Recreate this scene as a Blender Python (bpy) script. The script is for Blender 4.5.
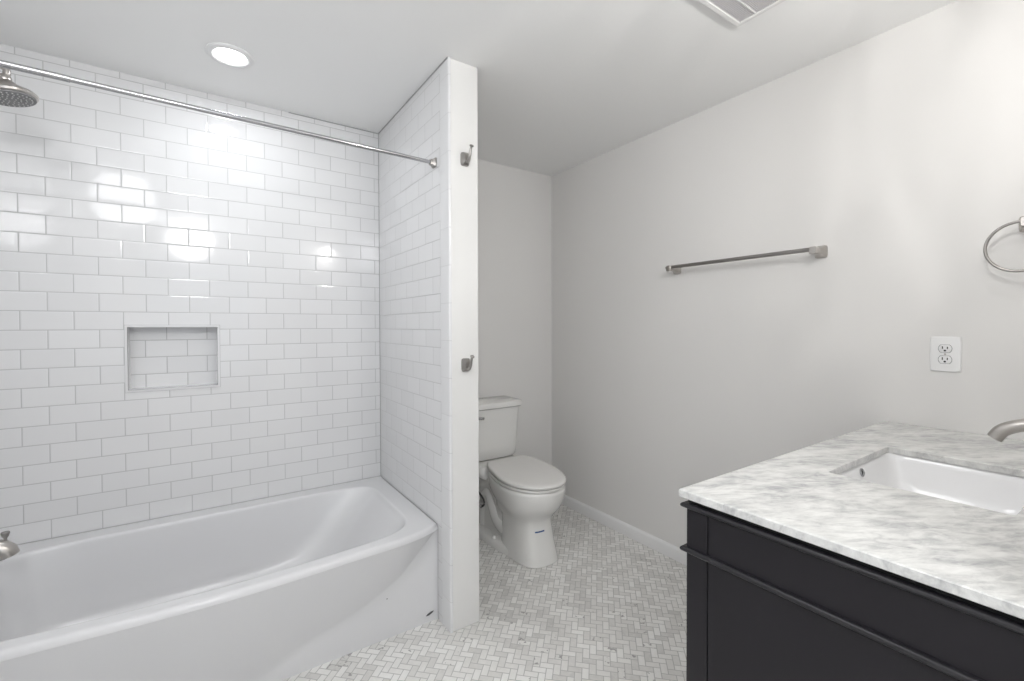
import bpy, bmesh, math, random
from mathutils import Matrix, Vector
random.seed(7)
for o in list(bpy.data.objects): bpy.data.objects.remove(o)
C = bpy.context.scene.collection
S = bpy.context.scene
PI = math.pi

# ------------------------------------------------------------------ camera
CAM_Z = 1.2449
def basis(yaw, pit, rol):
    y, p, r = map(math.radians, (yaw, pit, rol))
    rh = Vector((math.cos(y), -math.sin(y), 0)); dh = Vector((math.sin(y), math.cos(y), 0)); zh = Vector((0, 0, 1))
    d = dh*math.cos(p) - zh*math.sin(p); u = zh*math.cos(p) + dh*math.sin(p)
    return rh*math.cos(r) + u*math.sin(r), u*math.cos(r) - rh*math.sin(r), d
RV, UV, DV = basis(34.1905, .8854, -.1482)
cam = bpy.data.cameras.new('camera'); co = bpy.data.objects.new('camera', cam); C.objects.link(co)
m = Matrix.Identity(4)
for i in range(3):
    m[i][0], m[i][1], m[i][2] = RV[i], UV[i], -DV[i]
m[2][3] = CAM_Z
co.matrix_world = m
cam.sensor_width = 36; cam.sensor_fit = 'HORIZONTAL'; cam.lens = 453.1967/1024*36
cam.shift_y = -7.644/1024; cam.clip_start = .01
S.camera = co

# ------------------------------------------------------------------ world, light, exposure
S.view_settings.view_transform = 'Standard'; S.view_settings.look = 'None'
S.view_settings.gamma = 1; S.view_settings.use_curve_mapping = False
S.view_settings.exposure = 0.30
w = bpy.data.worlds.new('world'); S.world = w; w.use_nodes = True
w.node_tree.nodes['Background'].inputs[0].default_value = (.75, .86, 1, 1)
w.node_tree.nodes['Background'].inputs[1].default_value = 0.6

def light(name, kind, loc, energy, color=(1, 1, 1), rot=(0, 0, 0), **kw):
    l = bpy.data.lights.new(name, kind); o = bpy.data.objects.new(name, l); C.objects.link(o)
    l.energy = energy; l.color = color; o.location = loc; o.rotation_euler = rot
    for k, v in kw.items(): setattr(l, k, v)
    return o
H = 2.3127
# recessed downlight over the tub
light('tub_downlight', 'AREA', (.097, 2.112, H-.016), 2.3, (.94, .97, 1), (0, 0, 0), shape='DISK', size=.105)
# unseen fill: area light in an added rear window, plus two added ceiling lamps
YW = -1.60
light('rear_fill', 'AREA', (-.05, YW, 1.35), 3, (.95, .98, 1), (PI/2, 0, 0), shape='RECTANGLE', size=1.1, size_y=1.4)
FILL_LAMPS = [((-.10, -.70, H-.19), 29), ((-.45, .90, H-.19), 7)]
for g, watts in FILL_LAMPS:
    light('fill_bulb', 'POINT', g, watts, (.985, .99, 1), shadow_soft_size=.18)
# bulbs of the vanity light; noise on their strength imitates faint streaks of glass shades
BULBS = [(1.035, .185, 1.985), (1.56, .185, 1.985)]
for b, watts in zip(BULBS, (7.9, 1.25)):
    vb = light('vanity_bulb', 'POINT', b, watts, (1, .982, .96), shadow_soft_size=.035)
    vb.data.use_nodes = True
    t = vb.data.node_tree; em = t.nodes['Emission']
    tc = t.nodes.new('ShaderNodeTexCoord'); mp = t.nodes.new('ShaderNodeMapping'); mp.inputs['Scale'].default_value = (1, 1, .06)
    nz = t.nodes.new('ShaderNodeTexNoise'); nz.inputs['Scale'].default_value = 13; nz.inputs['Detail'].default_value = 2
    mr = t.nodes.new('ShaderNodeMapRange'); mr.inputs[1].default_value = .40; mr.inputs[2].default_value = .68; mr.inputs[3].default_value = .78; mr.inputs[4].default_value = 1.50
    t.links.new(tc.outputs['Normal'], mp.inputs[0]); t.links.new(mp.outputs[0], nz.inputs['Vector'])
    t.links.new(nz.outputs[0], mr.inputs[0]); t.links.new(mr.outputs[0], em.inputs['Strength'])

# ------------------------------------------------------------------ node helpers
class NT:
    def __init__(s, name):
        s.m = bpy.data.materials.new(name); s.m.use_nodes = True
        s.t = s.m.node_tree; s.b = s.t.nodes['Principled BSDF']
    def n(s, kind, **kw):
        x = s.t.nodes.new(kind)
        for k, v in kw.items(): setattr(x, k, v)
        return x
    def put(s, sock, v):
        if isinstance(v, E_): s.t.links.new(v.s, sock)
        elif hasattr(v, 'is_output'): s.t.links.new(v, sock)
        else: sock.default_value = v
    def math(s, op, *a):
        x = s.n('ShaderNodeMath', operation=op)
        for i, v in enumerate(a): s.put(x.inputs[i], v)
        return E_(s, x.outputs[0])
    def coords(s, kind='Object', scale=(1, 1, 1), rot=(0, 0, 0), loc=(0, 0, 0)):
        tc = s.n('ShaderNodeTexCoord'); mp = s.n('ShaderNodeMapping')
        s.t.links.new(tc.outputs[kind], mp.inputs[0])
        mp.inputs['Scale'].default_value = scale; mp.inputs['Rotation'].default_value = rot; mp.inputs['Location'].default_value = loc
        return mp.outputs[0]
    def xyz(s, vec):
        x = s.n('ShaderNodeSeparateXYZ'); s.t.links.new(vec, x.inputs[0])
        return [E_(s, o) for o in x.outputs]
    def noise(s, vec, scale, detail=3, rough=.5, dist=0):
        x = s.n('ShaderNodeTexNoise'); s.put(x.inputs['Vector'], vec)
        x.inputs['Scale'].default_value = scale; x.inputs['Detail'].default_value = detail
        x.inputs['Roughness'].default_value = rough; x.inputs['Distortion'].default_value = dist
        return E_(s, x.outputs[0])
    def vec(s, x, y, z=0.0):
        c = s.n('ShaderNodeCombineXYZ')
        for i, v in enumerate((x, y, z)): s.put(c.inputs[i], v)
        return c.outputs[0]
    def white(s, vec):
        x = s.n('ShaderNodeTexWhiteNoise', noise_dimensions='3D'); s.put(x.inputs['Vector'], vec)
        return E_(s, x.outputs['Value'])
    def mix(s, f, a, b):
        x = s.n('ShaderNodeMix', data_type='RGBA'); s.put(x.inputs[0], f)
        for i, v in ((6, a), (7, b)):
            s.put(x.inputs[i], (*v, 1) if isinstance(v, tuple) else v)
        return x.outputs[2]
    def ramp(s, f, stops):
        x = s.n('ShaderNodeValToRGB'); s.put(x.inputs[0], f); r = x.color_ramp
        while len(r.elements) < len(stops): r.elements.new(.5)
        for e, (p, c) in zip(r.elements, stops): e.position = p; e.color = (*c, 1)
        return x.outputs[0]
    def bump(s, h, strength, dist):
        x = s.n('ShaderNodeBump'); s.put(x.inputs['Height'], h)
        x.inputs['Strength'].default_value = strength; x.inputs['Distance'].default_value = dist
        s.t.links.new(x.outputs[0], s.b.inputs['Normal'])
    def set(s, col=None, rough=None, metal=None, **kw):
        if col is not None: s.put(s.b.inputs['Base Color'], (*col, 1) if isinstance(col, tuple) else col)
        if rough is not None: s.put(s.b.inputs['Roughness'], rough)
        if metal is not None: s.b.inputs['Metallic'].default_value = metal
        for k, v in kw.items(): s.b.inputs[k.replace('_', ' ')].default_value = v
        return s
class E_:
    def __init__(s, n, sock): s.n, s.s = n, sock
    def _(op):
        def f(a, b): return a.n.math(op, a, b)
        return f
    def _r(op):
        def f(a, b): return a.n.math(op, b, a)
        return f
    __add__ = _('ADD'); __radd__ = _('ADD'); __sub__ = _('SUBTRACT'); __rsub__ = _r('SUBTRACT')
    __mul__ = _('MULTIPLY'); __rmul__ = _('MULTIPLY'); __truediv__ = _('DIVIDE'); __gt__ = _('GREATER_THAN'); __lt__ = _('LESS_THAN')
    def floor(s): return s.n.math('FLOOR', s)
    def fmod(s, k): return s.n.math('FLOORED_MODULO', s, k)
    def min(s, o): return s.n.math('MINIMUM', s, o)
    def max(s, o): return s.n.math('MAXIMUM', s, o)
    def clamp(s): x = s.n.math('ADD', s, 0.0); x.s.node.use_clamp = True; return x

def simple(name, col, rough, metal=0, bump=None, **kw):
    n = NT(name).set(col, rough, metal, **kw)
    if bump: n.bump(n.noise(n.coords(), bump[0], 4), bump[1], .001)
    return n.m

def tile_mat(name, axis, x0, z0, pw, ph, odd, g=.0010, plane_tint=(.765, .765, .77), grout=.50):
    """running bond of glossy rectangular tiles; axis = horizontal world axis of the wall"""
    n = NT(name)
    P = n.n('ShaderNodeNewGeometry').outputs['Position']
    X, Y, Z = n.xyz(P)
    u = (X if axis == 'x' else Y) - x0; v = (Z - z0)/ph
    row = v.floor(); fv = v - row
    shift = (row + float(odd)).fmod(2.0)*.5
    uu = u/pw + shift; col = uu.floor(); fu = uu - col
    du = fu.min(1.0 - fu)*pw; dv = fv.min(1.0 - fv)*ph
    d = du.min(dv)
    edge = ((d - g)/.0012).clamp()
    rnd = n.white(n.vec(col, row, .5))
    c = n.mix(rnd, tuple(a*.965 for a in plane_tint), plane_tint)
    c = n.mix(edge, (grout, grout, grout), c)
    n.set(c, .60 - edge*.53)
    # pillowed edge, slight waviness of the glaze and a tiny tilt of each tile
    prof = ((d - g)/.004).clamp()
    wav = n.noise(P, 14, 1)*.35
    tx = (n.white(n.vec(col, row, 3.5)) - .5)*(fu - .5) + (n.white(n.vec(col, row, 7.5)) - .5)*(fv - .5)
    n.bump(prof*.7 + wav + tx*.9, .40, .0010)
    return n.m

def herringbone_mat():
    n = NT('herringbone_marble')
    W = .0254
    P = n.n('ShaderNodeNewGeometry').outputs['Position']
    X, Y, Z = n.xyz(P)
    r = math.sqrt(.5)/W
    u = X*r - Y*r + 200.3; v = X*r + Y*r + 200.1
    i, j = u.floor(), v.floor(); fu, fv = u - i, v - j
    k = (i - j).fmod(4.0)
    isH = k < 1.5; isV = 1.0 - isH
    k1 = (k > .5)*isH                      # right half of a lying tile
    k2 = isV*(k < 2.5)                     # top half of a standing tile
    lu = fu + k1; lv = fv + k2
    Lu = isH + 1.0; Lv = isV + 1.0
    d = (lu.min(Lu - lu)).min(lv.min(Lv - lv))*W
    ai, aj = i - k1, j - k2
    rnd = n.white(n.vec(ai, aj, isH + .5)); rnd2 = n.white(n.vec(ai, aj, isH + 4.5))
    vein = n.noise(n.coords('Object', rot=(0, 0, .6)), 9, 6, .6, .6)
    cloud = n.noise(n.coords('Object'), 2.2, 2)
    sx = n.vec(X + ai*.37, Y + aj*.23, rnd*5.0)
    fine = n.noise(sx, 38, 5, .6, 1.0)
    t = rnd*.55 + fine*.5 + (cloud - .5)*.55
    c = n.ramp(t, [(.0, (.48, .472, .456)), (.3, (.655, .645, .622)), (.6, (.765, .756, .733)), (.95, (.86, .857, .84))])
    dark = (rnd2 > .93)*(n.noise(sx, 60, 2) > .60)
    c = n.mix(dark*.7, c, (.20, .195, .19))
    edge = ((d - .0008)/.0011).clamp()
    c = n.mix(edge, (.43, .425, .41), c)
    n.set(c, .60 - edge*.26)
    n.bump(((d - .0006)/.002).clamp() + rnd*.2, .35, .0008)
    return n.m

def marble_mat(name, rotz):
    n = NT(name)
    v0 = n.coords('Object', rot=(0, 0, rotz))
    mp = n.n('ShaderNodeMapping'); n.t.links.new(v0, mp.inputs[0]); mp.inputs['Scale'].default_value = (1, 2.6, 1.6); v = mp.outputs[0]
    big = n.noise(v, 5.0, 9, .66, .7)
    fine = n.noise(v, 21, 6, .66, .5)
    vein = 1.0 - n.math('ABSOLUTE', n.noise(v, 7.0, 5, .6, 1.2) - .5)*11.0
    t = (big - .5)*1.35 + (fine - .5)*.95 + .55 - vein.clamp()*.13
    c = n.ramp(t, [(.05, (.30, .30, .31)), (.32, (.49, .49, .488)), (.52, (.635, .635, .62)), (.74, (.74, .74, .72))])
    n.set(c, .24)
    return n.m

def brushed(name, col, rough):
    n = NT(name); v = n.coords('Object', scale=(1, 1, 30))
    f = n.noise(v, 60, 3)
    n.set(col, rough + f*.08 - .04, 1)
    return n.m

M = {}
M['paint'] = simple('warm_white_wall_paint', (.775, .765, .75), .62, bump=(160, .04))
M['paint_end'] = simple('white_wall_paint', (.775, .77, .755), .55, bump=(160, .04))
M['ceil'] = simple('ceiling_paint', (.93, .93, .925), .75, bump=(160, .04))
M['trimw'] = simple('semi_gloss_trim_paint', (.82, .82, .82), .35)
M['tub'] = simple('white_tub_enamel', (.69, .69, .70), .24)
M['china'] = simple('vitreous_china', (.79, .785, .765), .12)
M['seat'] = simple('white_seat_plastic', (.78, .77, .75), .25)
M['black'] = simple('black_lacquered_wood', (.014, .0125, .0155), .42, bump=(90, .03), Specular_IOR_Level=.32)
M['black_gloss'] = simple('black_satin_moulding', (.016, .015, .018), .28)
M['groove'] = simple('dark_gap', (.006, .006, .007), .8)
M['nickel'] = brushed('brushed_nickel', (.50, .475, .45), .30)
M['nickel_dark'] = brushed('satin_nickel', (.36, .345, .33), .34)
M['chrome'] = simple('polished_chrome', (.46, .46, .47), .16, 1)
M['plastic'] = simple('white_outlet_plastic', (.86, .86, .86), .3)
M['slot'] = simple('dark_slot', (.03, .03, .03), .6)
M['ventw'] = simple('white_vent_plastic', (.80, .80, .79), .4)
M['ventd'] = simple('grey_vent_mesh', (.27, .265, .27), .7)
M['caulk'] = simple('grey_caulk', (.36, .36, .36), .7)
M['grout_line'] = simple('grout_line', (.50, .50, .50), .7)
M['rubber'] = simple('dark_rubber', (.05, .05, .05), .6)
M['blue'] = simple('blue_label_ink', (.02, .08, .24), .5)
M['logo'] = simple('grey_emblem', (.08, .08, .085), .4)
M['marble'] = marble_mat('carrara_marble', math.radians(30))
M['floor'] = herringbone_mat()
TX, TZ, X0, TUBZ = .1524, .07515, -.5863, .4063
M['tile_back'] = tile_mat('subway_tile_back', 'x', X0, TUBZ, TX, TZ, 1)
M['tile_side'] = tile_mat('subway_tile_side', 'y', 1.7215, TUBZ-.0035, TX, TZ, 0, grout=.47)
M['tile_niche'] = tile_mat('subway_tile_niche', 'x', -.1415, .9566, TX, .0760, 1, plane_tint=(.80, .80, .805))
M['bullnose'] = tile_mat('bullnose_tile', 'y', 1.0, .277, 4.0, .1515, 0, g=.0005, grout=.55)
M['schluter'] = simple('white_edge_profile', (.74, .74, .745), .2)
ng = NT('frosted_glass'); ng.set((.95, .94, .92), .3, 0, Transmission_Weight=1.0); M['glass_shade'] = ng.m
ng = NT('window_glass'); ng.set((1, 1, 1), .0, 0, Transmission_Weight=1.0, IOR=1.0); M['glass'] = ng.m
ne = NT('lamp_lens'); ne.set((.9, .9, .9), .4); ne.b.inputs['Emission Color'].default_value = (1, 1, 1, 1); ne.b.inputs['Emission Strength'].default_value = 5; M['lens'] = ne.m

# ------------------------------------------------------------------ mesh helpers
def obj(name, bm, mat, parent=None, smooth=True, bevel=0, segs=2, angle=35):
    bmesh.ops.recalc_face_normals(bm, faces=bm.faces)
    me = bpy.data.meshes.new(name); bm.to_mesh(me); bm.free()
    o = bpy.data.objects.new(name, me); C.objects.link(o)
    for mt in (mat if isinstance(mat, (list, tuple)) else [mat]): me.materials.append(mt)
    if smooth:
        for p in me.polygons: p.use_smooth = True
        me.set_sharp_from_angle(angle=math.radians(angle))
    if bevel:
        b = o.modifiers.new('bevel', 'BEVEL'); b.width = bevel; b.segments = segs; b.limit_method = 'ANGLE'; b.harden_normals = False
    if parent:
        o.parent = parent
        o.matrix_parent_inverse = Matrix.Translation(-Vector(parent.location)) if parent.type == 'EMPTY' else Matrix.Identity(4)
    return o
def struct(name, bm, mat, **kw):
    o = obj(name, bm, mat, **kw); o['kind'] = 'structure'; return o
def thing(name, label, cat, loc=(0, 0, 0), group=None):
    o = bpy.data.objects.new(name, None); C.objects.link(o); o.location = loc; o.empty_display_size = .05
    o['label'] = label; o['category'] = cat
    if group: o['group'] = group
    return o
def B(): return bmesh.new()
def box(bm, x0, x1, y0, y1, z0, z1):
    v = [bm.verts.new(p) for p in ((x0,y0,z0),(x1,y0,z0),(x1,y1,z0),(x0,y1,z0),(x0,y0,z1),(x1,y0,z1),(x1,y1,z1),(x0,y1,z1))]
    for f in ((0,3,2,1),(4,5,6,7),(0,1,5,4),(1,2,6,5),(2,3,7,6),(3,0,4,7)): bm.faces.new([v[i] for i in f])
    return bm
def loft(bm, rings, cap0=False, cap1=False, closed=True):
    R = [[bm.verts.new(p) for p in r] for r in rings]
    n = len(R[0])
    for a, b in zip(R, R[1:]):
        for i in range(n if closed else n-1):
            j = (i+1) % n
            try: bm.faces.new((a[i], a[j], b[j], b[i]))
            except ValueError: pass
    if cap0: bm.faces.new(R[0][::-1])
    if cap1: bm.faces.new(R[-1])
    return R
def frame_of(d, up=Vector((0, 0, 1))):
    d = d.normalized()
    if abs(d.dot(up)) > .97: up = Vector((1, 0, 0))
    a = d.cross(up).normalized(); return a, a.cross(d).normalized()
def tube(bm, pts, rad, n=16, caps=True, sx=1.0, up=Vector((0, 0, 1))):
    pts = [Vector(p) for p in pts]; rings = []
    rad = rad if isinstance(rad, (list, tuple)) else [rad]*len(pts)
    for i, p in enumerate(pts):
        d = pts[min(i+1, len(pts)-1)] - pts[max(i-1, 0)]
        a, b = frame_of(d, up)
        rings.append([p + (a*math.cos(t)*sx + b*math.sin(t))*rad[i] for t in (2*PI*k/n for k in range(n))])
    loft(bm, rings, caps, caps)
    return bm
def lathe(bm, c, axis, prof, n=32, cap0=True, cap1=True):
    """prof: list of (distance along axis, radius)"""
    c = Vector(c); ax = Vector(axis).normalized(); a, b = frame_of(ax)
    loft(bm, [[c + ax*s + (a*math.cos(t) + b*math.sin(t))*r for t in (2*PI*k/n for k in range(n))] for s, r in prof], cap0, cap1)
    return bm
def smooth_path(pts, n=8):
    P = [Vector(p) for p in pts]; P = [P[0]*2-P[1]] + P + [P[-1]*2-P[-2]]; out = []
    for i in range(1, len(P)-2):
        for k in range(n):
            t = k/n
            out.append(.5*((2*P[i]) + (-P[i-1]+P[i+1])*t + (2*P[i-1]-5*P[i]+4*P[i+1]-P[i+2])*t*t + (-P[i-1]+3*P[i]-3*P[i+1]+P[i+2])*t**3))
    out.append(P[-2]); return out
def square_ring(N=24):
    """(u,v) points round the unit square, counter-clockwise, corners included"""
    out = []
    for k in range(N): out.append((-1+2*k/N, -1))
    for k in range(N): out.append((1, -1+2*k/N))
    for k in range(N): out.append((1-2*k/N, 1))
    for k in range(N): out.append((-1, 1-2*k/N))
    return out
SQ = square_ring()
def sup(u, v, n):
    k = (abs(u)**n + abs(v)**n)**(1/n); return u/k, v/k
def rounded(x0, x1, y0, y1, z, n, pts=SQ):
    cx, cy, a, b = (x0+x1)/2, (y0+y1)/2, (x1-x0)/2, (y1-y0)/2
    return [Vector((cx+a*sup(u, v, n)[0], cy+b*sup(u, v, n)[1], z)) for u, v in pts]

# ------------------------------------------------------------------ room shell
XL, XC, XP, XR = -.712, .8119, .9482, 2.0653        # tub head wall, tiled divider face, divider far face, right wall
YT, YT2, YP, YF, YB = 2.5074, 2.535, 1.6428, .05, -1.5
struct('floor', box(B(), XL-.12, XR+.12, YB-.12, YT2+.15, -.08, 0), M['floor'])
struct('ceiling', box(B(), XL-.12, XR+.12, YB-.12, YT2+.15, H, H+.08), M['ceil'])
struct('wall_right', box(B(), XR, XR+.12, YF-.12, YT2+.15, 0, H), M['paint'])
struct('wall_back', box(B(), XP, XR, YT2, YT2+.15, 0, H), M['paint'])
# tiled wall above the tub with the niche opening
NX0, NX1, NZ0, NZ1, ND = -.270, .051, .974, 1.243, .088
bm = B()
def quad(bm, pts, mi=0):
    f = bm.faces.new([bm.verts.new(p) for p in pts]); f.material_index = mi; return f
xs = [XL, NX0, NX1, XC+.01]; zs = [0, NZ0, NZ1, H]
for i in range(3):
    for j in range(3):
        if i == 1 and j == 1: continue
        quad(bm, [(xs[i], YT, zs[j]), (xs[i+1], YT, zs[j]), (xs[i+1], YT, zs[j+1]), (xs[i], YT, zs[j+1])])
yb = YT+ND
quad(bm, [(NX0, yb, NZ0), (NX1, yb, NZ0), (NX1, yb, NZ1), (NX0, yb, NZ1)], 1)
quad(bm, [(NX0, YT, NZ0), (NX1, YT, NZ0), (NX1, yb, NZ0), (NX0, yb, NZ0)], 2)
quad(bm, [(NX0, YT, NZ1), (NX1, YT, NZ1), (NX1, yb, NZ1), (NX0, yb, NZ1)], 2)
quad(bm, [(NX0, YT, NZ0), (NX0, yb, NZ0), (NX0, yb, NZ1), (NX0, YT, NZ1)], 2)
quad(bm, [(NX1, YT, NZ0), (NX1, yb, NZ0), (NX1, yb, NZ1), (NX1, YT, NZ1)], 2)
ye = YT2+.15   # closed back and sides
quad(bm, [(XL, ye, 0), (XC+.01, ye, 0), (XC+.01, ye, H), (XL, ye, H)])
for X in (XL, XC+.01): quad(bm, [(X, YT, 0), (X, ye, 0), (X, ye, H), (X, YT, H)])
for Z in (0, H): quad(bm, [(XL, YT, Z), (XC+.01, YT, Z), (XC+.01, ye, Z), (XL, ye, Z)])
bmesh.ops.remove_doubles(bm, verts=bm.verts, dist=1e-5)
me = bpy.data.meshes.new('wall_tub'); bm.normal_update(); bm.to_mesh(me); bm.free()
o = bpy.data.objects.new('wall_tub', me); C.objects.link(o); o['kind'] = 'structure'
for k in ('tile_back', 'tile_niche', 'schluter'): me.materials.append(M[k])
# niche edge profile
bm = B(); e = .0085
for (a, b, c, d) in ((NX0-e, NX1+e, NZ1, NZ1+e), (NX0-e, NX1+e, NZ0-e, NZ0), (NX0-e, NX0, NZ0, NZ1), (NX1, NX1+e, NZ0, NZ1)):
    box(bm, a, b, YT-.0035, YT+.012, c, d)
struct('trim_1', bm, M['schluter'])
bm = B(); f = .0018
for (a, b, c, d) in ((NX0-e-f, NX1+e+f, NZ1+e, NZ1+e+f), (NX0-e-f, NX1+e+f, NZ0-e-f, NZ0-e), (NX0-e-f, NX0-e, NZ0-e, NZ1+e), (NX1+e, NX1+e+f, NZ0-e, NZ1+e)):
    box(bm, a, b, YT-.0006, YT+.004, c, d)
struct('trim_4', bm, M['grout_line'])
struct('wall_left', box(B(), XL-.12, XL, YB-.12, ye, 0, H), [M['tile_side']])
# divider: painted core, tile skin, bullnose edge column
struct('wall_divider', box(B(), XC+.010, XP, YP, YT2+.15, 0, H), M['paint_end'], bevel=.004)
struct('wall_divider_tile', box(B(), XC, XC+.010, 1.7215, YT, 0, H), M['tile_side'])
bm = B()
rg = []
pr = [(XC+.0105, YP-.002), (XC+.0105, 1.7205), (XC, 1.7205), (XC, YP+.006)] + [(XC+.008-.008*math.cos(t), YP+.006-.008*math.sin(t)) for t in (PI/8, PI/4, 3*PI/8, PI/2)]
loft(bm, [[Vector((x, y, z)) for x, y in pr] for z in (0, H)], True, True)
struct('trim_2', bm, M['bullnose'])
# caulk joints at the alcove ceiling and corners
bm = B(); box(bm, .36, XC, YT-.003, YT, H-.0035, H); box(bm, XC-.0035, XC, YP, YT-.0035, H-.004, H); box(bm, XC-.0025, XC, YT-.0025, YT, TUBZ, H-.004)
struct('trim_3', bm, M['caulk'])
# wall behind the vanity and the open room behind the camera
struct('wall_front', box(B(), .80, XR, YF-.12, YF, 0, H), M['paint'])
struct('wall_side', box(B(), .80, .92, YB, YF-.12, 0, H), M['paint'])
bm = B()
wx0, wx1, wz0, wz1 = -.65, .55, .6, 2.1
box(bm, XL, wx0, YB-.12, YB, 0, H); box(bm, wx1, .92, YB-.12, YB, 0, H); box(bm, wx0, wx1, YB-.12, YB, 0, wz0); box(bm, wx0, wx1, YB-.12, YB, wz1, H)
struct('wall_rear', bm, M['paint'])
bm = B()
for (a, b, c, d) in ((wx0, wx0+.05, wz0, wz1), (wx1-.05, wx1, wz0, wz1), (wx0+.05, wx1-.05, wz0, wz0+.05), (wx0+.05, wx1-.05, wz1-.05, wz1), (wx0+.05, wx1-.05, 1.33, 1.37)):
    box(bm, a, b, YB-.09, YB-.03, c, d)
struct('added_window_1', bm, M['trimw'], bevel=.004)  # unseen window, added as an opening for the rear fill light

def baseboard(name, path_a, path_b, inward, h=.070, t=.013):
    """extruded profile between two floor points, inward = direction into the room"""
    a, b, n = Vector(path_a), Vector(path_b), Vector(inward)
    prof = [(0, 0), (t, 0), (t, h-.016), (t*.85, h-.010), (t*.45, h-.004), (0, h)]
    bm = B(); loft(bm, [[p + n*x + Vector((0, 0, z)) for x, z in prof] for p in (a, b)], True, True)
    return struct(name, bm, M['trimw'], angle=50)
baseboard('baseboard_right', (XR, .62, 0), (XR, YT2, 0), (-1, 0, 0))
baseboard('baseboard_back', (XP, YT2, 0), (XR-.013, YT2, 0), (0, -1, 0))

# ------------------------------------------------------------------ bathtub
def bow(x):
    pts = [(0, .094), (.2, .085), (.38, .070), (.62, .054), (.71, .028), (.762, 0)]
    a = abs(x-.05)
    for (p, q), (r, s) in zip(pts, pts[1:]):
        if a <= r: return q + (s-q)*(a-p)/(r-p)
    return 0
def bow_s(x):                       # smoothed
    return sum(bow(x+d)*w_ for d, w_ in ((-.08, .1), (-.04, .2), (0, .4), (.04, .2), (.08, .1))) if abs(x-.05) < .68 else bow(x)
def crease(x):
    pts = [(0, .030), (.1, .045), (.22, .086), (.31, .111), (.40, .137), (.49, .172), (.59, .225), (.645, .278), (.72, .352), (.762, .395)]
    a = abs(x-.05)
    for (p, q), (r, s) in zip(pts, pts[1:]):
        if a <= r: return q + (s-q)*(a-p)/(r-p)
    return .395
YA = 1.757
tub = thing('bathtub', 'white alcove bathtub with bowed front apron against the tiled walls', 'bathtub', (.05, 2.13, 0))
bm = B()
tx0, tx1, ty1 = XL+.001, XC-.002, YT-.002
N = 40
sq = square_ring(N)
def outer(z, inset=0.0, drop=0):
    out = []
    for u, v in sq:
        x = (tx0+tx1)/2 + ((tx1-tx0)/2-inset*.3)*u
        yf = YA - bow_s(x) + inset
        out.append(Vector((x, yf + (ty1-inset*.3-yf)*(v+1)/2, z)))
    return out
def opening(x0, x1, y0, y1, z, n, bw):
    out = []
    for u, v in sq:
        a, b = sup(u, v, n); x = (x0+x1)/2 + (x1-x0)/2*a; y = (y0+y1)/2 + (y1-y0)/2*b
        y -= bw*bow_s(x)*max(0, -b)
        out.append(Vector((x, y, z)))
    return out
T = TUBZ
rings = [outer(T-.022), outer(T-.014, .0012), outer(T-.006, .005), outer(T-.0015, .010), outer(T, .016), outer(T, .024),
         opening(-.650, .732, 1.804, 2.431, T, 7, .98), opening(-.643, .726, 1.811, 2.424, T, 7, .98), opening(-.639, .7225, 1.8145, 2.4205, T-.0015, 7, .98), opening(-.636, .719, 1.817, 2.418, T-.006, 7, .97), opening(-.634, .714, 1.819, 2.416, T-.014, 6.8, .96), opening(-.632, .706, 1.821, 2.4145, T-.026, 6.6, .93),
         opening(-.622, .650, 1.832, 2.404, .32, 6, .72), opening(-.612, .57, 1.845, 2.393, .23, 5.4, .48), opening(-.598, .49, 1.860, 2.378, .14, 4.8, .25),
         opening(-.585, .44, 1.876, 2.362, .095, 4.2, .12), opening(-.560, .39, 1.905, 2.33, .068, 3.8, .05), opening(-.50, .33, 1.96, 2.27, .057, 3.2, 0), opening(-.25, .05, 2.08, 2.15, .054, 2.2, 0)]
loft(bm, rings, False, True)
obj('basin', bm, M['tub'], tub, angle=60)
bm = B()      # apron: bowed upper face leaning back to the crease, flat lower face
cols = 120; rows = []
for i in range(cols+1):
    x = tx0 + (tx1-tx0)*i/cols; zc = min(crease(x), T-.03); yb_ = YA - bow_s(x); col = []
    for k in range(15):
        s = k/14; z = (T-.022) + (zc-(T-.022))*s; y = yb_ + (YA-yb_)*s; col.append((x, y, z))
    for k in range(1, 5): col.append((x, YA + .002*k/4, zc*(1-k/4)+.0*k))
    col.append((x, YA+.02, 0)); col.append((x, YA+.04, T-.05)); rows.append([Vector(c) for c in col])
loft(bm, rows, True, True)
obj('apron', bm, M['tub'], tub, angle=60)
bm = B()      # maker's emblem near the apron's lower corner, and a small plug
lx, lz = .773, .036
pts = [(lx-.017, lz-.005), (lx-.005, lz-.006), (lx+.010, lz-.000), (lx+.017, lz+.006), (lx+.004, lz+.006), (lx-.010, lz+.001)]
loft(bm, [[Vector((x, y, z)) for x, z in pts] for y in (YA-.0008, YA+.003)], True, True)
o = obj('emblem', bm, M['logo'], tub, smooth=False); o['label'] = 'small grey emblem at lower corner of apron'
obj('plug', lathe(B(), (.59, YA+.003, .161), (0, -1, 0), [(0, .0022), (.0032, .0022)], 12), M['logo'], tub)
obj('drain', lathe(B(), (-.40, 2.115, .0555), (0, 0, 1), [(0, .034), (.003, .034), (.004, .030), (.002, .012)], 28), M['nickel'], tub)
obj('overflow_plate', lathe(B(), (-.607, 2.13, .30), (1, 0, .12), [(-.004, .036), (.006, .036), (.010, .031), (.011, .01)], 28), M['nickel'], tub)

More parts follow.
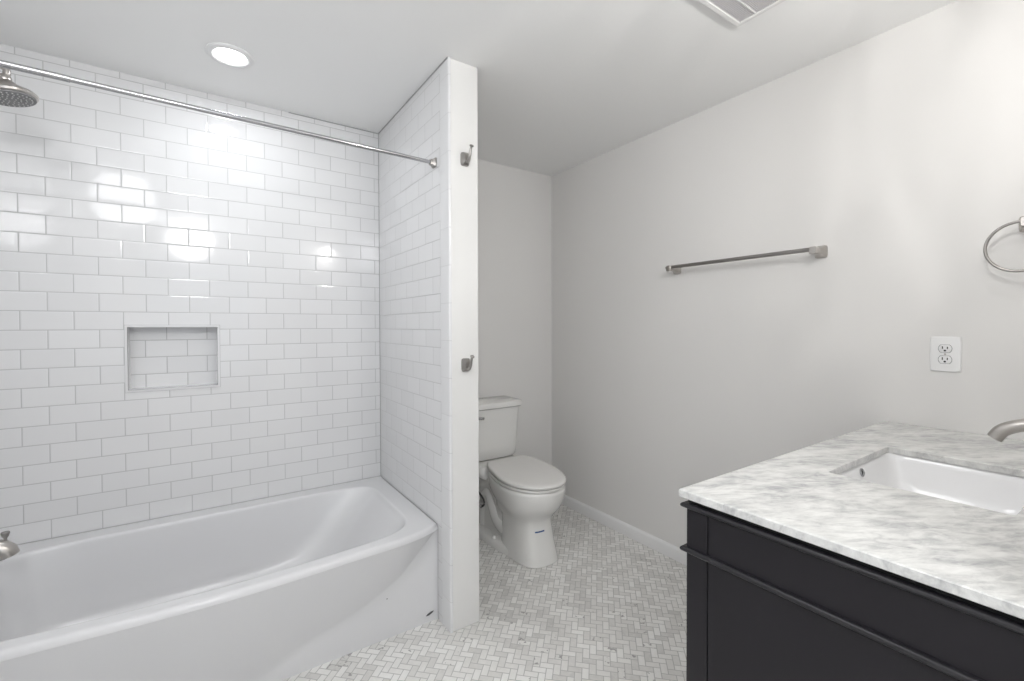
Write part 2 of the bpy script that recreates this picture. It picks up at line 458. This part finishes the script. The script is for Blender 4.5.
# tub spout with diverter knob
sp = thing('tub_spout', 'brushed nickel tub spout with pull-up diverter knob at the left end of the tub', 'faucet', (XL, 2.13, .535))
bm = B(); path = [(XL+.0005, 2.13, .540), (XL+.03, 2.13, .540), (XL+.10, 2.13, .539), (XL+.140, 2.13, .536), (XL+.162, 2.13, .529), (XL+.175, 2.13, .517), (XL+.180, 2.13, .502)]
tube(bm, path, [.031, .030, .0285, .028, .0275, .0265, .0255], 28)
obj('spout_body', bm, M['nickel'], sp)
obj('wall_flange', lathe(B(), (XL+.0005, 2.13, .540), (1, 0, 0), [(0, .036), (.006, .036), (.010, .032)], 28), M['nickel'], sp)
obj('diverter_knob', lathe(B(), (XL+.172, 2.13, .547), (0, 0, 1), [(0, .004), (.014, .0042), (.020, .008), (.030, .011), (.034, .010)], 20), M['nickel_dark'], sp)

# shower head on its arm
sh = thing('wall_shower', 'round brushed nickel shower head on an arm near the ceiling, upper left', 'shower', (XL, 2.13, 2.03))
hd = Vector((.20, -.03, -1)).normalized(); hc = Vector((-.510, 2.13, 1.986))
bm = B(); lathe(bm, hc, -hd, [(-.002, .058), (.002, .066), (.008, .068), (.017, .061), (.026, .046), (.036, .031), (.044, .023), (.050, .018), (.054, .014)], 40)
obj('head', bm, M['nickel'], sh)
bm = B(); lathe(bm, hc, hd, [(.001, .061), (.005, .060), (.0055, .01)], 40); obj('spray_face', bm, simple('grey_spray_face', (.20, .20, .20), .4), sh)
bm = B(); fa, fb = frame_of(hd)
for rr, cnt in ((.012, 6), (.024, 12), (.037, 18), (.050, 26)):
    for k in range(cnt):
        t = 2*PI*k/cnt + rr*40
        lathe(bm, hc + hd*.0045 + (fa*math.cos(t)+fb*math.sin(t))*rr, hd, [(0, .0024), (.0035, .0016)], 8)
o = obj('nozzles', bm, simple('light_nozzle', (.55, .55, .55), .4), sh); o['kind'] = 'stuff'
top = hc - hd*.054
obj('arm', tube(B(), smooth_path([(XL+.0005, 2.13, 2.065), (XL+.05, 2.13, 2.072), tuple(top - hd*.045), tuple(top+hd*.004)], 8), .0095, 16), M['nickel'], sh)
obj('ball_joint', lathe(B(), top + hd*.004, -hd, [(-.006, .011), (0, .015), (.008, .0165), (.016, .015), (.022, .010)], 20), M['nickel'], sh)
obj('arm_flange', lathe(B(), (XL+.0005, 2.13, 2.065), (1, 0, 0), [(0, .030), (.004, .029), (.010, .017)], 28), M['nickel'], sh)

# curtain rod
rodY, rodZ = 1.769, 1.931
rd = thing('shower_curtain_rod', 'long straight chrome shower curtain rod spanning the tub alcove, no curtain', 'curtain rod', (.05, rodY, rodZ))
yl = 1.722
def rp(x): return (x, yl + (rodY-yl)*(x-XL)/(XC-XL), rodZ)
obj('rod', tube(B(), [rp(XL+.02), rp(-.30)], .0092, 20), M['chrome'], rd)
obj('inner_rod', tube(B(), [rp(-.315), rp(XC-.018)], .0078, 20), M['chrome'], rd)
for s, X in ((1, XL), (-1, XC)):
    c = rp(X); bm = B()
    rr = []
    for dd, h in ((.0008, .019), (.006, .019), (.014, .0125), (.024, .011)):
        rr.append([Vector((X+s*dd, c[1]+h*a, c[2]+h*b)) for a, b in [sup(u, v, 8) for u, v in square_ring(4)]])
    loft(bm, rr, True, True)
    o = obj('end_flange', bm, M['nickel_dark'], rd, angle=30)

# recessed light over the tub (and its twin above the open floor)
def downlight(x, y, r, label):
    t = thing('recessed_ceiling_light', label, 'ceiling light', (x, y, H))
    bm = B(); prof = [(0, r), (.003, r), (.0065, r-.004), (.008, r-.013), (.008, r-.021), (.004, r-.025), (.004, r-.027)]
    lathe(bm, (x, y, H-.0002), (0, 0, -1), prof, 48, False, False); obj('trim_ring', bm, M['trimw'], t)
    bm = B(); lathe(bm, (x, y, H-.004), (0, 0, -1), [(0, r-.0265), (.003, r-.030), (.004, r-.036), (.0045, r-.05)], 40); obj('lens', bm, M['lens'], t)
downlight(.097, 2.112, .083, 'round white recessed ceiling light, switched on, above the bathtub')
for (g, _w), lab in zip(FILL_LAMPS, ('unseen fill lamp with nickel canopy, added behind the camera', 'unseen fill lamp with nickel canopy, added in front of the left end of the tub')):
    gl = thing('fill_lamp', lab, 'ceiling light', (g[0], g[1], H))  # out-of-view lamp added to brighten the room
    obj('canopy', lathe(B(), (g[0], g[1], H-.0003), (0, 0, -1), [(0, .075), (.012, .074), (.022, .060), (.024, .03)], 36), M['nickel'], gl)

# ------------------------------------------------------------------ ceiling vent
vt = thing('ceiling_vent', 'square white exhaust vent grille with grey mesh on the ceiling', 'vent', (1.43, .76, H))
vx0, vx1, vy0, vy1 = 1.304, 1.567, .624, .887
bm = B(); zt = H-.0005; zb = H-.020; fr = .020
def fr_ring(i, z): return [Vector(p) for p in ((vx0+i, vy0+i, z), (vx1-i, vy0+i, z), (vx1-i, vy1-i, z), (vx0+i, vy1-i, z))]
loft(bm, [fr_ring(.010, zt), fr_ring(0, zt-.006), fr_ring(0, zb+.003), fr_ring(.003, zb), fr_ring(fr-.003, zb), fr_ring(fr, zb+.003), fr_ring(fr, zb+.012)])
obj('frame', bm, M['ventw'], vt, angle=25)
obj('backing', box(B(), vx0+fr, vx1-fr, vy0+fr, vy1-fr, zb+.008, zb+.012), M['ventd'], vt)
bm = B(); k = vy0+fr+.004
while k < vy1-fr-.002:
    box(bm, vx0+fr, vx1-fr, k, k+.0022, zb+.002, zb+.008); k += .0055
k = vx0+fr+.004
while k < vx1-fr-.002:
    box(bm, k, k+.0018, vy0+fr, vy1-fr, zb+.003, zb+.0075); k += .0055
obj('mesh_grille', bm, simple('pale_grille', (.66, .65, .66), .5), vt, smooth=False)
bm = B()
for k in (.812, .705): box(bm, vx0+fr, vx1-fr, k-.002, k+.002, zb, zb+.008)
obj('rib', bm, M['ventw'], vt, smooth=False)

# ------------------------------------------------------------------ robe hooks
def hook(z, label):
    t = thing('robe_hook', label, 'hook', (.884, YP, z), group='robe hooks on the divider end')
    c = Vector((.884, YP, z)); bm = B(); rr = []
    for dd, hx, hz in ((.0005, .0185, .027), (.006, .0185, .027), (.012, .0165, .025), (.018, .011, .018), (.024, .0085, .012)):
        rr.append([c + Vector((hx*a, -dd, hz*b)) for a, b in [sup(u, v, 6) for u, v in square_ring(5)]])
    loft(bm, rr, True, True); obj('back_plate', bm, M['nickel_dark'], t, angle=30)
    bm = B(); p = smooth_path([c+Vector((0, -.018, -.010)), c+Vector((0, -.032, -.015)), c+Vector((0, -.045, .002)), c+Vector((0, -.052, .022)), c+Vector((0, -.058, .034))], 6)
    tube(bm, p, [.0075 - .0035*i/(len(p)-1) for i in range(len(p))], 14); obj('prong', bm, M['nickel_dark'], t)
    bm = B(); lathe(bm, c+Vector((0, -.057, .032)), (0, -.5, .8), [(0, .004), (.003, .0085), (.007, .009), (.010, .005)], 16); obj('prong_tip', bm, M['nickel_dark'], t)
hook(1.922, 'upper of two brushed nickel robe hooks on the white wall end beside the shower')
hook(1.086, 'lower of two brushed nickel robe hooks on the white wall end beside the shower')

# ------------------------------------------------------------------ towel bar
def wall_post(t, y, z, out=.066, name='post'):
    bm = B(); rr = []
    for dd, h in ((.0005, .0245), (.006, .0245), (.009, .0225), (.022, .0150), (.036, .0125), (.050, .0125), (out, .0145), (out+.012, .0145), (out+.014, .0125)):
        rr.append([Vector((XR-dd, y+h*a*.92, z+h*b)) for a, b in [sup(u, v, 7) for u, v in square_ring(5)]])
    loft(bm, rr, True, True); return obj(name, bm, M['nickel'], t, angle=28)
tb = thing('towel_bar', 'brushed nickel towel bar mounted on the grey wall, empty', 'towel bar', (XR, 1.15, 1.54))
for y in (1.487, .815): wall_post(tb, y, 1.540)
obj('bar', tube(B(), [(XR-.068, .822, 1.545), (XR-.068, 1.500, 1.545)], .0088, 18), M['nickel_dark'], tb)
for yy, s in ((1.500, 1),): obj('end_cap', lathe(B(), (XR-.068, yy-.004, 1.545), (0, s, 0), [(0, .0092), (.009, .0092), (.0105, .0080)], 18), M['nickel'], tb)

# towel ring
tr = thing('towel_ring', 'brushed nickel towel ring hanging on the wall above the vanity, at the right edge', 'towel ring', (XR, .268, 1.55))
wall_post(tr, .256, 1.550, .046)
bm = B(); n = 72; rc = Vector((XR-.055, .268, 1.478)); RR = .0735
pts = [rc + Vector((.006*math.sin(t)*0, RR*math.cos(t), RR*math.sin(t))) for t in (2*PI*k/n for k in range(n))]
rings = []
for k, p in enumerate(pts):
    t = 2*PI*k/n; rad = Vector((0, math.cos(t), math.sin(t)))
    rings.append([p + rad*.0042*math.cos(a) + Vector((1, 0, 0))*.0042*math.sin(a) for a in (2*PI*j/12 for j in range(12))])
R_ = [[bm.verts.new(p) for p in r] for r in rings]
for a in range(n):
    for b in range(12): bm.faces.new((R_[a][b], R_[a][(b+1) % 12], R_[(a+1) % n][(b+1) % 12], R_[(a+1) % n][b]))
obj('ring', bm, M['nickel_dark'], tr)

# ------------------------------------------------------------------ outlet
ot = thing('wall_outlet', 'white duplex electrical outlet on the wall above the countertop', 'outlet', (XR, .441, 1.146))
oy, oz = .441, 1.146
bm = B(); rr = []
for dd, i in ((.0003, 0), (.003, 0), (.0058, .003), (.0062, .006)):
    rr.append([Vector((XR-dd, oy+(.0395-i)*a, oz+(.0595-i)*b)) for a, b in [sup(u, v, 22) for u, v in square_ring(6)]])
loft(bm, rr, True, True); obj('cover_plate', bm, M['plastic'], ot, angle=30)
for dz in (.0185, -.0185):
    bm = B(); rr = []
    for dd, i in ((.0055, 0), (.0082, .0004), (.0088, .0016)):
        rr.append([Vector((XR-dd, oy+(.0165-i)*math.cos(a), oz+dz+max(-.0125, min(.0125, (.0165-i)*math.sin(a))))) for a in (2*PI*j/36 for j in range(36))])
    loft(bm, rr, True, True); rcp = obj('receptacle', bm, M['plastic'], ot, angle=30)
    bm = B()
    box(bm, XR-.0092, XR-.0070, oy+.0048, oy+.0076, oz+dz-.001, oz+dz+.0080)
    box(bm, XR-.0092, XR-.0070, oy-.0076, oy-.0048, oz+dz-.001, oz+dz+.0068)
    lathe(bm, (XR-.0070, oy, oz+dz-.0065), (-1, 0, 0), [(0, .0032), (.0022, .0032)], 12)
    o = obj('slots', bm, M['slot'], rcp, smooth=False); o['label'] = 'dark plug slots'
    rg_ = B(); loft(rg_, [[Vector((XR-d_, oy+.0178*math.cos(a), oz+dz+max(-.0137, min(.0137, .0178*math.sin(a))))) for a in (2*PI*j/36 for j in range(36))] for d_ in (.0057, .0065)], True, True)
    obj('receptacle_gap', rg_, simple('grey_gap', (.25, .25, .25), .6), ot, smooth=False)
obj('screw', lathe(B(), (XR-.0060, oy, oz), (-1, 0, 0), [(0, .003), (.0010, .003), (.0014, .002)], 14), M['nickel'], ot)

# ------------------------------------------------------------------ vanity
VX0, VX1, VY0, VY1, VZ = .858, XR-.002, YF+.002, .5935, .8742
vn = thing('vanity_cabinet', 'black painted vanity cabinet under the marble countertop', 'cabinet', ((VX0+VX1)/2, .32, 0))
SE = .5435           # seam between front stile and side panel
obj('side_panel', box(B(), VX0, VX0+.018, VY0, SE-.0012, .11, VZ-.012), M['black'], vn, smooth=False, bevel=.001)
bm = B(); box(bm, VX0, VX0+.05, SE+.0012, VY1, .0, VZ-.012); obj('corner_stile', bm, M['black'], vn, smooth=False, bevel=.0018)
obj('corner_stile', box(B(), VX1-.05, VX1, SE+.0012, VY1, 0, VZ-.012), M['black'], vn, smooth=False, bevel=.0018)
bm = B(); box(bm, VX0+.004, VX0+.017, SE-.004, SE+.004, .11, VZ-.012); obj('seam', bm, M['groove'], vn, smooth=False)
bm = B(); box(bm, VX0+.02, VX1, VY0, VY0+.012, .11, VZ-.014); box(bm, VX1-.018, VX1, VY0+.012, SE, .11, VZ-.014); box(bm, VX0+.02, VX1-.02, VY0+.012, SE, .11, .128)
box(bm, VX0+.018, VX1-.018, VY0+.012, VY0+.05, VZ-.06, VZ-.05)
obj('carcass', bm, M['black'], vn, smooth=False)
def half_round(z, hgt, out):
    """moulding that runs along the side and turns onto the front"""
    bm = B(); prof = [(0, -hgt)] + [(out*(.35+.65*math.cos(t)), hgt*math.sin(t)) for t in (-PI/2+PI*k/8 for k in range(9))] + [(0, hgt)]
    rings = []
    for (px, py, dx, dy) in ((VX0, VY0, -1, 0), (VX0, VY1, -1, 1), (VX1, VY1, 0, 1)):
        rings.append([Vector((px+dx*o_, py+dy*o_, z+h_)) for o_, h_ in prof])
    R2 = loft(bm, rings, True, True)
    return obj('moulding', bm, M['black_gloss'], vn, angle=40)
half_round(VZ-.0165, .0055, .0095)
half_round(.7630, .0062, .0100)
obj('top_rail', box(B(), VX0+.003, VX1-.003, SE+.003, VY1-.002, VZ-.012, VZ), M['groove'], vn, smooth=False)
obj('top_rail', box(B(), VX0+.003, VX0+.03, VY0, SE+.003, VZ-.012, VZ), M['groove'], vn, smooth=False)
# front: drawer band and two doors with recessed panels
bm = B(); box(bm, VX0+.05, VX1-.05, VY1-.020, VY1-.002, .762, VZ-.03); obj('drawer_front', bm, M['black'], vn, smooth=False, bevel=.0015)
xm = (VX0+VX1)/2
for a, b, kx in ((VX0+.053, xm-.0015, xm-.035), (xm+.0015, VX1-.053, xm+.035)):
    bm = B(); st = .055; y0, y1 = VY1-.020, VY1-.001; z0, z1 = .135, .745
    box(bm, a, a+st, y0, y1, z0, z1); box(bm, b-st, b, y0, y1, z0, z1); box(bm, a+st, b-st, y0, y1, z0, z0+st); box(bm, a+st, b-st, y0, y1, z1-st, z1)
    box(bm, a+st, b-st, y0, y1-.010, z0+st, z1-st)
    dr = obj('door', bm, M['black'], vn, smooth=False, bevel=.0012)
    obj('knob', lathe(B(), (kx, y1, .60), (0, 1, 0), [(0, .006), (.010, .005), (.016, .012), (.022, .013), (.026, .008)], 20), M['nickel'], dr)
bm = B(); box(bm, VX0+.05, VX1-.05, VY1-.022, VY1-.004, .095, .132); obj('bottom_rail', bm, M['black'], vn, smooth=False, bevel=.001)
for yy in (VY0+.002,):
    obj('foot', box(B(), VX0+.001, VX0+.05, yy, yy+.05, 0, .11), M['black'], vn, smooth=False, bevel=.0015)
    obj('foot', box(B(), VX1-.05, VX1-.001, yy, yy+.05, 0, .11), M['black'], vn, smooth=False, bevel=.0015)

# countertop with the sink cut-out
CT = .8917
HX0, HX1, HY0, HY1 = 1.236, 1.640, .166, .472
bm = B(); cx0, cx1, cy0, cy1 = .845, XR-.0008, YF+.001, .6035
def rect(i, z): 
    return [Vector(((cx0+cx1)/2+((cx1-cx0)/2-i)*u, (cy0+cy1)/2+((cy1-cy0)/2-i)*v, z)) for u, v in sq]
def hole(i, z): return rounded(HX0-i, HX1+i, HY0-i, HY1+i, z, 40, sq)
Rr = loft(bm, [hole(0, CT-.0170), rect(.0015, CT-.0170), rect(0, CT-.0155), rect(0, CT-.0018), rect(.0015, CT), hole(.0015, CT), hole(0, CT-.0015), hole(0, CT-.0168)])
a, b = Rr[-1], Rr[0]
bmesh.ops.remove_doubles(bm, verts=bm.verts, dist=.0004)
ct = obj('countertop', bm, M['marble'], smooth=True, angle=25)
ct['label'] = 'white and grey veined marble countertop with a rectangular sink cut-out'; ct['category'] = 'countertop'

sk = thing('undermount_sink', 'white rectangular undermount sink set in the marble countertop', 'sink', ((HX0+HX1)/2, (HY0+HY1)/2, CT-.022))
bm = B()
def sr(i, z, n, k=1.0): return rounded(HX0+i, HX1-i, HY0+i*k, HY1-i*k, z, n, sq)
z_ = CT-.0175
loft(bm, [sr(-.018, z_-.001, 12), sr(-.018, z_, 12), sr(-.006, z_, 12), sr(-.003, z_-.004, 12), sr(.000, z_-.02, 11), sr(.012, z_-.07, 10), sr(.026, z_-.112, 8), sr(.045, z_-.128, 6), sr(.08, z_-.133, 4, .9), sr(.125, z_-.136, 3, .95)], False, True)
bm2 = bm
loft(bm, [sr(-.018, z_-.001, 12), sr(-.012, z_-.012, 12), sr(-.006, z_-.03, 11), sr(.008, z_-.08, 10), sr(.03, z_-.135, 6), sr(.08, z_-.146, 4, .9)], False, True)
obj('basin', bm, simple('white_sink_ceramic', (.84, .84, .845), .08), sk, angle=50)
obj('drain', lathe(B(), ((HX0+HX1)/2, (HY0+HY1)/2, z_-.1365), (0, 0, 1), [(0, .024), (.003, .024), (.004, .019), (.002, .006)], 28), M['nickel'], sk)
ofc = (1.445, HY1-.0015, CT-.040)
o = obj('overflow_ring', lathe(B(), ofc, (0, -1, .15), [(-.002, .011), (.0025, .011), (.0035, .0085), (.001, .0066)], 24, True, False), M['chrome'], sk)
obj('overflow_hole', lathe(B(), ofc, (0, -1, .15), [(-.002, .0066), (.0005, .0066)], 20), M['slot'], o)

# faucet
fc = thing('sink_faucet', 'brushed nickel curved spout faucet behind the sink at the right edge', 'faucet', (1.455, .118, CT))
fx = 1.478
bm = B(); path = smooth_path([(fx, .112, CT+.001), (fx, .112, CT+.05), (fx, .114, CT+.092), (fx, .128, CT+.122), (fx, .157, CT+.138), (fx, .192, CT+.132), (fx, .219, CT+.117), (fx, .232, CT+.097)], 6)
tube(bm, path, [.0195-.0072*min(1, i/(len(path)*.55)) for i in range(len(path))], 22, sx=1.12, up=Vector((1, 0, 0)))
obj('spout', bm, M['nickel'], fc)
obj('base', lathe(B(), (fx, .112, CT+.0003), (0, 0, 1), [(0, .027), (.005, .027), (.009, .023)], 28), M['nickel'], fc)
for s in (-1, 1):
    X = fx+s*.102
    h = obj('handle', lathe(B(), (X, .112, CT+.0003), (0, 0, 1), [(0, .025), (.005, .025), (.012, .018), (.035, .014), (.048, .016), (.054, .010)], 28), M['nickel'], fc)
    obj('lever', tube(B(), [(X, .112, CT+.045), (X+s*.03, .112, CT+.050), (X+s*.075, .112, CT+.058)], [.009, .007, .0055], 14), M['nickel'], h)

# vanity light on the wall above (its glow reaches the wall and tiles)
vl = thing('vanity_light', 'two-bulb brushed nickel wall light above the sink', 'wall light', (1.30, YF, 2.03))
obj('wall_plate', box(B(), .95, 1.65, YF+.0005, YF+.022, 2.03, 2.09), M['nickel'], vl, smooth=False, bevel=.004)
for bx, by, bz in BULBS:
    obj('arm', tube(B(), smooth_path([(bx, YF+.02, 2.06), (bx, YF+.07, 2.075), (bx, by, 2.078), (bx, by, 2.055)], 5), .008, 12), M['nickel'], vl)
    obj('socket', lathe(B(), (bx, by, 2.062), (0, 0, -1), [(0, .010), (.006, .016), (.030, .016)], 24), M['nickel'], vl)

# ------------------------------------------------------------------ toilet
TXc = 1.463
to = thing('toilet', 'white two-piece toilet with closed lid in the alcove behind the divider wall', 'toilet', (TXc, 2.15, 0))
N2 = 56
def egg(z, yf, yb, hw, nf=2.3, nb=3.5, split=.45, xo=0):
    """outline in plan: rounded front, squarer back"""
    ym = yf + (yb-yf)*split; out = []
    for k in range(N2):
        t = 2*PI*k/N2; c, s = math.cos(t), math.sin(t); n_ = nf if s < 0 else nb
        x = hw*math.copysign(abs(c)**(2/n_), c); y = (ym-yf if s < 0 else yb-ym)*math.copysign(abs(s)**(2/n_), s)
        out.append(Vector((TXc+xo+x, ym+y, z)))
    return out
def taper(p):                      # the rim and seat narrow towards the hinges
    t = max(0, min(1, (p.y-1.93)/.31)); p.x = TXc + (p.x-TXc)*(1-.20*t*t) + .022*t
bm = B()
bowl_rings = [egg(0.003, 1.822, 2.16, .118, 2.8), egg(.02, 1.824, 2.16, .116, 2.7), egg(.10, 1.845, 2.16, .108, 2.6), egg(.18, 1.862, 2.16, .104, 2.5), egg(.212, 1.864, 2.17, .109, 2.4),
          egg(.236, 1.850, 2.20, .124, 2.3), egg(.262, 1.826, 2.24, .145, 2.2), egg(.288, 1.803, 2.28, .162, 2.2), egg(.318, 1.787, 2.32, .174, 2.2), egg(.350, 1.778, 2.33, .180, 2.2), egg(.378, 1.774, 2.33, .183, 2.2), egg(.392, 1.776, 2.33, .182, 2.2), egg(.398, 1.783, 2.325, .176, 2.2)]
for r_ in bowl_rings[6:]:
    for p in r_: taper(p)
loft(bm, bowl_rings, True, True)
# foot flange running back to the rear
loft(bm, [egg(0.0, 1.86, 2.44, .138, 2.4, 5, .75), egg(.026, 1.862, 2.44, .136, 2.4, 5, .75), egg(.040, 1.872, 2.435, .126, 2.4, 5, .75), egg(.046, 1.90, 2.42, .10, 2.4, 5, .75)], True, True)
# rear column and deck
def rb(x0, x1, y0, y1, z, n=8): return rounded(x0, x1, y0, y1, z, n, square_ring(10))
loft(bm, [rb(TXc-.082, TXc+.082, 2.12, 2.40, .03), rb(TXc-.080, TXc+.080, 2.12, 2.40, .20), rb(TXc-.085, TXc+.085, 2.12, 2.42, .30), rb(TXc-.12, TXc+.12, 2.16, 2.47, .36)], True, True)
loft(bm, [rb(TXc-.125, TXc+.125, 2.24, 2.475, .345), rb(TXc-.150, TXc+.150, 2.24, 2.495, .365), rb(TXc-.158, TXc+.158, 2.25, 2.50, .395), rb(TXc-.155, TXc+.155, 2.26, 2.497, .418), rb(TXc-.148, TXc+.148, 2.265, 2.49, .424)], True, True)
# trapway bulging on both sides
for s in (-1, 1):
    tube(bm, smooth_path([(TXc+s*.052, 2.05, .14), (TXc+s*.060, 2.12, .10), (TXc+s*.062, 2.20, .12), (TXc+s*.062, 2.25, .19), (TXc+s*.060, 2.29, .25), (TXc+s*.058, 2.345, .22), (TXc+s*.056, 2.365, .12), (TXc+s*.055, 2.365, .04)], 5), [.040]*36, 16)
obj('bowl', bm, M['china'], to, angle=50)
# seat ring and lid
def slab(prof, name, mat, par, rise=.008):
    bm = B(); rr_ = [egg(z, yf+i, yb-i*.5, hw-i, 2.15, 7, .56) for z, yf, yb, hw, i in prof]
    for r_ in rr_:
        for p in r_: p.z += rise*(p.y-1.77)/.48; taper(p)
    loft(bm, rr_, True, True); return obj(name, bm, mat, par, angle=55)
slab([(.3995, 1.772, 2.255, .184, .006), (.402, 1.772, 2.255, .184, 0), (.411, 1.772, 2.255, .184, 0), (.4135, 1.772, 2.255, .184, .004)], 'seat', M['seat'], to)
lid = slab([(.4165, 1.768, 2.258, .187, .006), (.418, 1.768, 2.258, .187, .001), (.427, 1.765, 2.262, .187, 0), (.4325, 1.765, 2.262, .187, .003), (.4350, 1.765, 2.262, .187, .009), (.4365, 1.765, 2.262, .187, .03)], 'seat_lid', M['seat'], to, .020)
for s in (-1, 1):
    obj('hinge', box(B(), TXc+s*.075-.018, TXc+s*.075+.018, 2.252, 2.285, .405, .446), M['seat'], to, bevel=.004)
# tank with slightly tapering walls, and its lid
bm = B()
loft(bm, [rb(TXc-.150, TXc+.150, 2.345, 2.505, .433, 7), rb(TXc-.163, TXc+.163, 2.337, 2.512, .445, 8), rb(TXc-.168, TXc+.168, 2.333, 2.514, .50, 9), rb(TXc-.180, TXc+.180, 2.325, 2.516, .742, 10)], True, True)
tank = obj('tank', bm, M['china'], to, angle=40)
bm = B()
loft(bm, [rb(TXc-.186, TXc+.186, 2.318, 2.520, .742, 10), rb(TXc-.196, TXc+.196, 2.308, 2.524, .749, 10), rb(TXc-.197, TXc+.197, 2.307, 2.525, .768, 10), rb(TXc-.194, TXc+.194, 2.310, 2.522, .778, 10), rb(TXc-.184, TXc+.184, 2.32, 2.514, .783, 10)], True, True)
obj('tank_lid', bm, M['china'], to, angle=40)
lv = obj('flush_lever', lathe(B(), (TXc-.150, 2.3275, .700), (0, -1, 0), [(0, .013), (.006, .013), (.010, .009), (.017, .008)], 20), M['chrome'], tank)
obj('lever_arm', tube(B(), [(TXc-.150, 2.313, .700), (TXc-.125, 2.310, .699), (TXc-.098, 2.308, .696)], [.0075, .0075, .009], 14), M['chrome'], lv)
for s in (-1, 1):
    obj('bolt_cap', lathe(B(), (TXc+s*.115, 2.17, .040), (0, 0, 1), [(0, .015), (.010, .014), (.018, .009), (.020, .003)], 20), M['china'], to)
# short blue strip printed on the front of the pedestal
bm = B()
import mathutils
strip = []
for k in range(7):
    t = k/6; strip.append(k)
def ped_front(x, z):
    """y of the pedestal front at (x, z)"""
    z = max(.10, min(.18, z)); f = (z-.10)/.08; yf = 1.845+.017*f; hw = .108-.004*f; ym = yf+(2.16-yf)*.45; nn = 2.6-.1*f
    q = min(.999, abs(x-TXc)/hw); return ym-(ym-yf)*(1-q**nn)**(1/nn)
for zz, zz2 in ((.1735, .1665),):
    a = [bm.verts.new((TXc-.052+.054*k/6, ped_front(TXc-.052+.054*k/6, .17)-.0012, zz+.001*k/6)) for k in range(7)]
    b = [bm.verts.new((TXc-.052+.054*k/6, ped_front(TXc-.052+.054*k/6, .17)-.0012, zz2+.001*k/6)) for k in range(7)]
    c = [bm.verts.new((v.co.x, v.co.y+.0015, v.co.z)) for v in a]; d = [bm.verts.new((v.co.x, v.co.y+.0015, v.co.z)) for v in b]
    for k in range(6):
        bm.faces.new((a[k], a[k+1], b[k+1], b[k])); bm.faces.new((c[k], c[k+1], a[k+1], a[k])); bm.faces.new((b[k], b[k+1], d[k+1], d[k])); bm.faces.new((c[k], c[k+1], d[k+1], d[k]))
o = obj('label_strip', bm, M['blue'], to, smooth=False); o['label'] = 'short dark blue strip on the pedestal front'

# water supply beside the toilet
sv = thing('water_supply_valve', 'small chrome shut-off valve with dark handle on the wall left of the toilet', 'valve', (1.235, YT2, .17))
obj('escutcheon', lathe(B(), (1.235, YT2-.0005, .17), (0, -1, 0), [(0, .028), (.003, .027), (.008, .012)], 24), M['chrome'], sv)
obj('valve_body', lathe(B(), (1.235, YT2-.004, .17), (0, -1, 0), [(0, .009), (.045, .009), (.047, .014), (.075, .014), (.077, .008)], 20), M['chrome'], sv)
obj('handle', lathe(B(), (1.235, YT2-.080, .17), (0, -1, 0), [(0, .006), (.006, .006), (.008, .018), (.018, .019), (.020, .014)], 20), M['rubber'], sv)
obj('supply_hose', tube(B(), smooth_path([(1.272, 2.420, .205), (1.285, 2.36, .212), (1.292, 2.31, .203), (1.318, 2.255, .20), (1.330, 2.25, .235), (1.305, 2.30, .30), (1.318, 2.36, .37), (1.330, 2.40, .430)], 8), .0055, 12), M['rubber'], to)
obj('coupling_nut', lathe(B(), (1.312, 2.262, .192), (.3, -.1, 1), [(0, .007), (.003, .009), (.018, .009), (.022, .007)], 8), M['chrome'], to)
